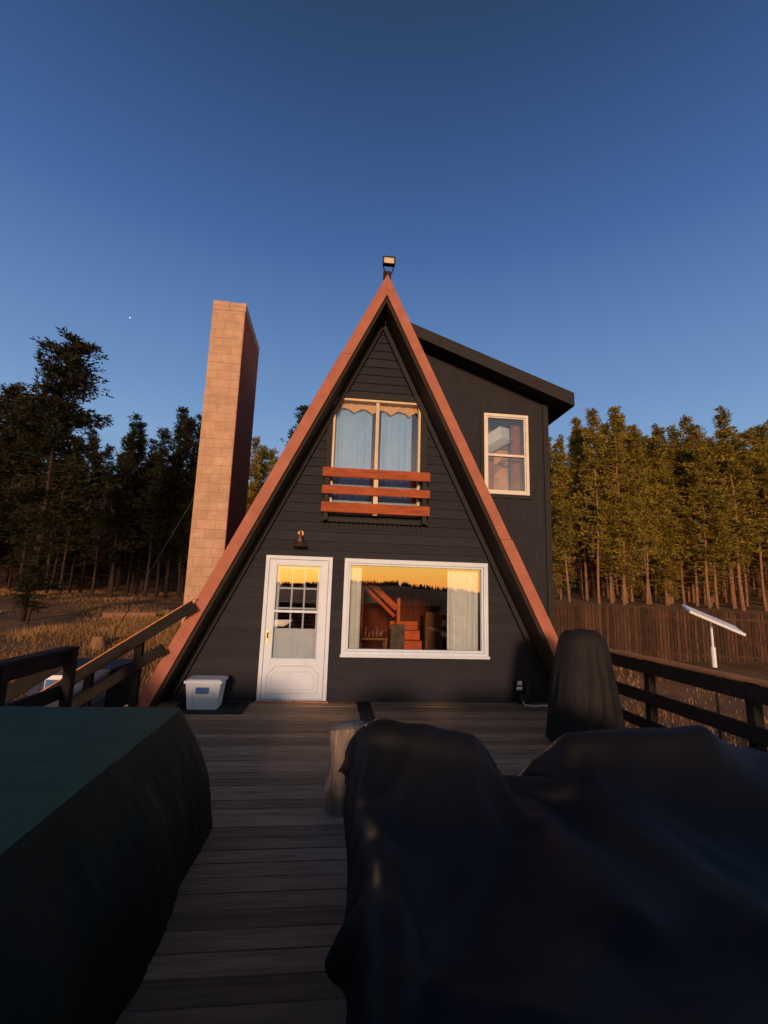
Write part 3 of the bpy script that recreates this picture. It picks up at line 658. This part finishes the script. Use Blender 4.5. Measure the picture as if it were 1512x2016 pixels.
mb=MB(); mb.tube([(-2.68,2.4,3.75),(-4.6,4.7,1.4),(-6.2,6.6,gz(-6.2,6.6))],.010,5); o=mb.obj('guy_wire',M_black,smooth=True); top(o,'thin guy wire from the chimney to the ground','wire')
# ---------------------------------------------------------------- world
W=bpy.data.worlds.new('World'); S.world=W; W.use_nodes=True; nt=W.node_tree; N=nt.nodes; L=nt.links
bg=N['Background']; bg.inputs['Strength'].default_value=.1
SD=Vector((-.11,-1,.15)).normalized()
sky=N.new('ShaderNodeTexSky'); sky.sky_type='NISHITA'; sky.sun_disc=False; sky.sun_elevation=math.asin(SD.z); sky.sun_rotation=math.atan2(SD.x,SD.y)
tc=N.new('ShaderNodeTexCoord'); sp=N.new('ShaderNodeSeparateXYZ'); L.new(tc.outputs['Generated'],sp.inputs[0])
def ramp(stops):
    r=N.new('ShaderNodeValToRGB'); e=r.color_ramp.elements
    while len(e)<len(stops): e.new(.5)
    for k,(p_,c_) in enumerate(stops): e[k].position=p_; e[k].color=(*c_,1)
    return r
r1=ramp([(0,(.20,.30,.42)),(.28,(.215,.37,.61)),(.38,(.15,.285,.54)),(.62,(.060,.138,.355)),(.776,(.031,.076,.20)),(.86,(.022,.051,.115)),(1,(.014,.030,.06))])
L.new(sp.outputs[2],r1.inputs[0])
r2=ramp([(0,(1,.30,.010)),(.025,(1,.37,.014)),(.05,(.98,.48,.03)),(.08,(.80,.52,.11)),(.13,(.34,.26,.11)),(.24,(.13,.10,.055)),(.4,(.03,.028,.02)),(.6,(0,0,0))])
L.new(sp.outputs[2],r2.inputs[0])
def mrange(a,b,c_,d):
    mr=N.new('ShaderNodeMapRange'); mr.interpolation_type='SMOOTHSTEP'
    for k,v in zip(('From Min','From Max','To Min','To Max'),(a,b,c_,d)): mr.inputs[k].default_value=v
    L.new(sp.outputs[1],mr.inputs[0]); return mr.outputs[0]
def scale(src,f=None,link=None):
    v=N.new('ShaderNodeVectorMath'); v.operation='SCALE'; L.new(src,v.inputs[0])
    if link is not None: L.new(link,v.inputs['Scale'])
    else: v.inputs['Scale'].default_value=f
    return v.outputs[0]
def add(a,b):
    v=N.new('ShaderNodeVectorMath'); L.new(a,v.inputs[0]); L.new(b,v.inputs[1]); return v.outputs[0]
c=add(scale(scale(r1.outputs[0],9.6),link=mrange(.1,-.8,1,.45)),scale(scale(r2.outputs[0],35),link=mrange(.1,-.95,0,1)))
c=add(c,scale(sky.outputs[0],.04)); L.new(c,bg.inputs[0])
ld=bpy.data.lights.new('sun','SUN'); ld.energy=3.2; ld.angle=math.radians(6); ld.color=(1,.60,.37)
lo=bpy.data.objects.new('sun',ld); COL.objects.link(lo); lo.rotation_euler=SD.to_track_quat('Z','Y').to_euler()
mb=MB(); mb.tube([(0,0,-1),(0,0,-.6),(0,0,0),(0,0,.6),(0,0,1)],[.05,.8,1,.8,.05],10)
ms=bpy.data.materials.new('starlight'); ms.use_nodes=True; b=ms.node_tree.nodes['Principled BSDF']; b.inputs['Emission Color'].default_value=(.8,.9,1,1); b.inputs['Emission Strength'].default_value=1.2
o=mb.obj('evening_star',ms,smooth=True); o.location=(-417,889,518); top(o,'tiny bright evening star in the blue sky','star')
# ---------------------------------------------------------------- camera
cam=bpy.data.cameras.new('cam'); co=bpy.data.objects.new('camera',cam); COL.objects.link(co); S.camera=co
cam.sensor_fit='HORIZONTAL'; cam.sensor_width=36; cam.lens=36*921/1512; cam.clip_end=5000; cam.clip_start=.05
th,p,r=math.radians(6.2),math.radians(9.67),math.radians(1.73)
F=Vector((math.sin(th)*math.cos(p),math.cos(th)*math.cos(p),math.sin(p))); R0=Vector((math.cos(th),-math.sin(th),0)); U0=R0.cross(F)
R=R0*math.cos(r)+U0*math.sin(r); U=-R0*math.sin(r)+U0*math.cos(r)
m=Matrix((R,U,-F)).transposed().to_4x4(); m.translation=Vector((0,-7.32,1.62)); co.matrix_world=m
for o in list(COL.objects):
    if '_loc' in o: del o['_loc']
S.view_settings.view_transform='Standard'; S.view_settings.look='None'; S.view_settings.exposure=0
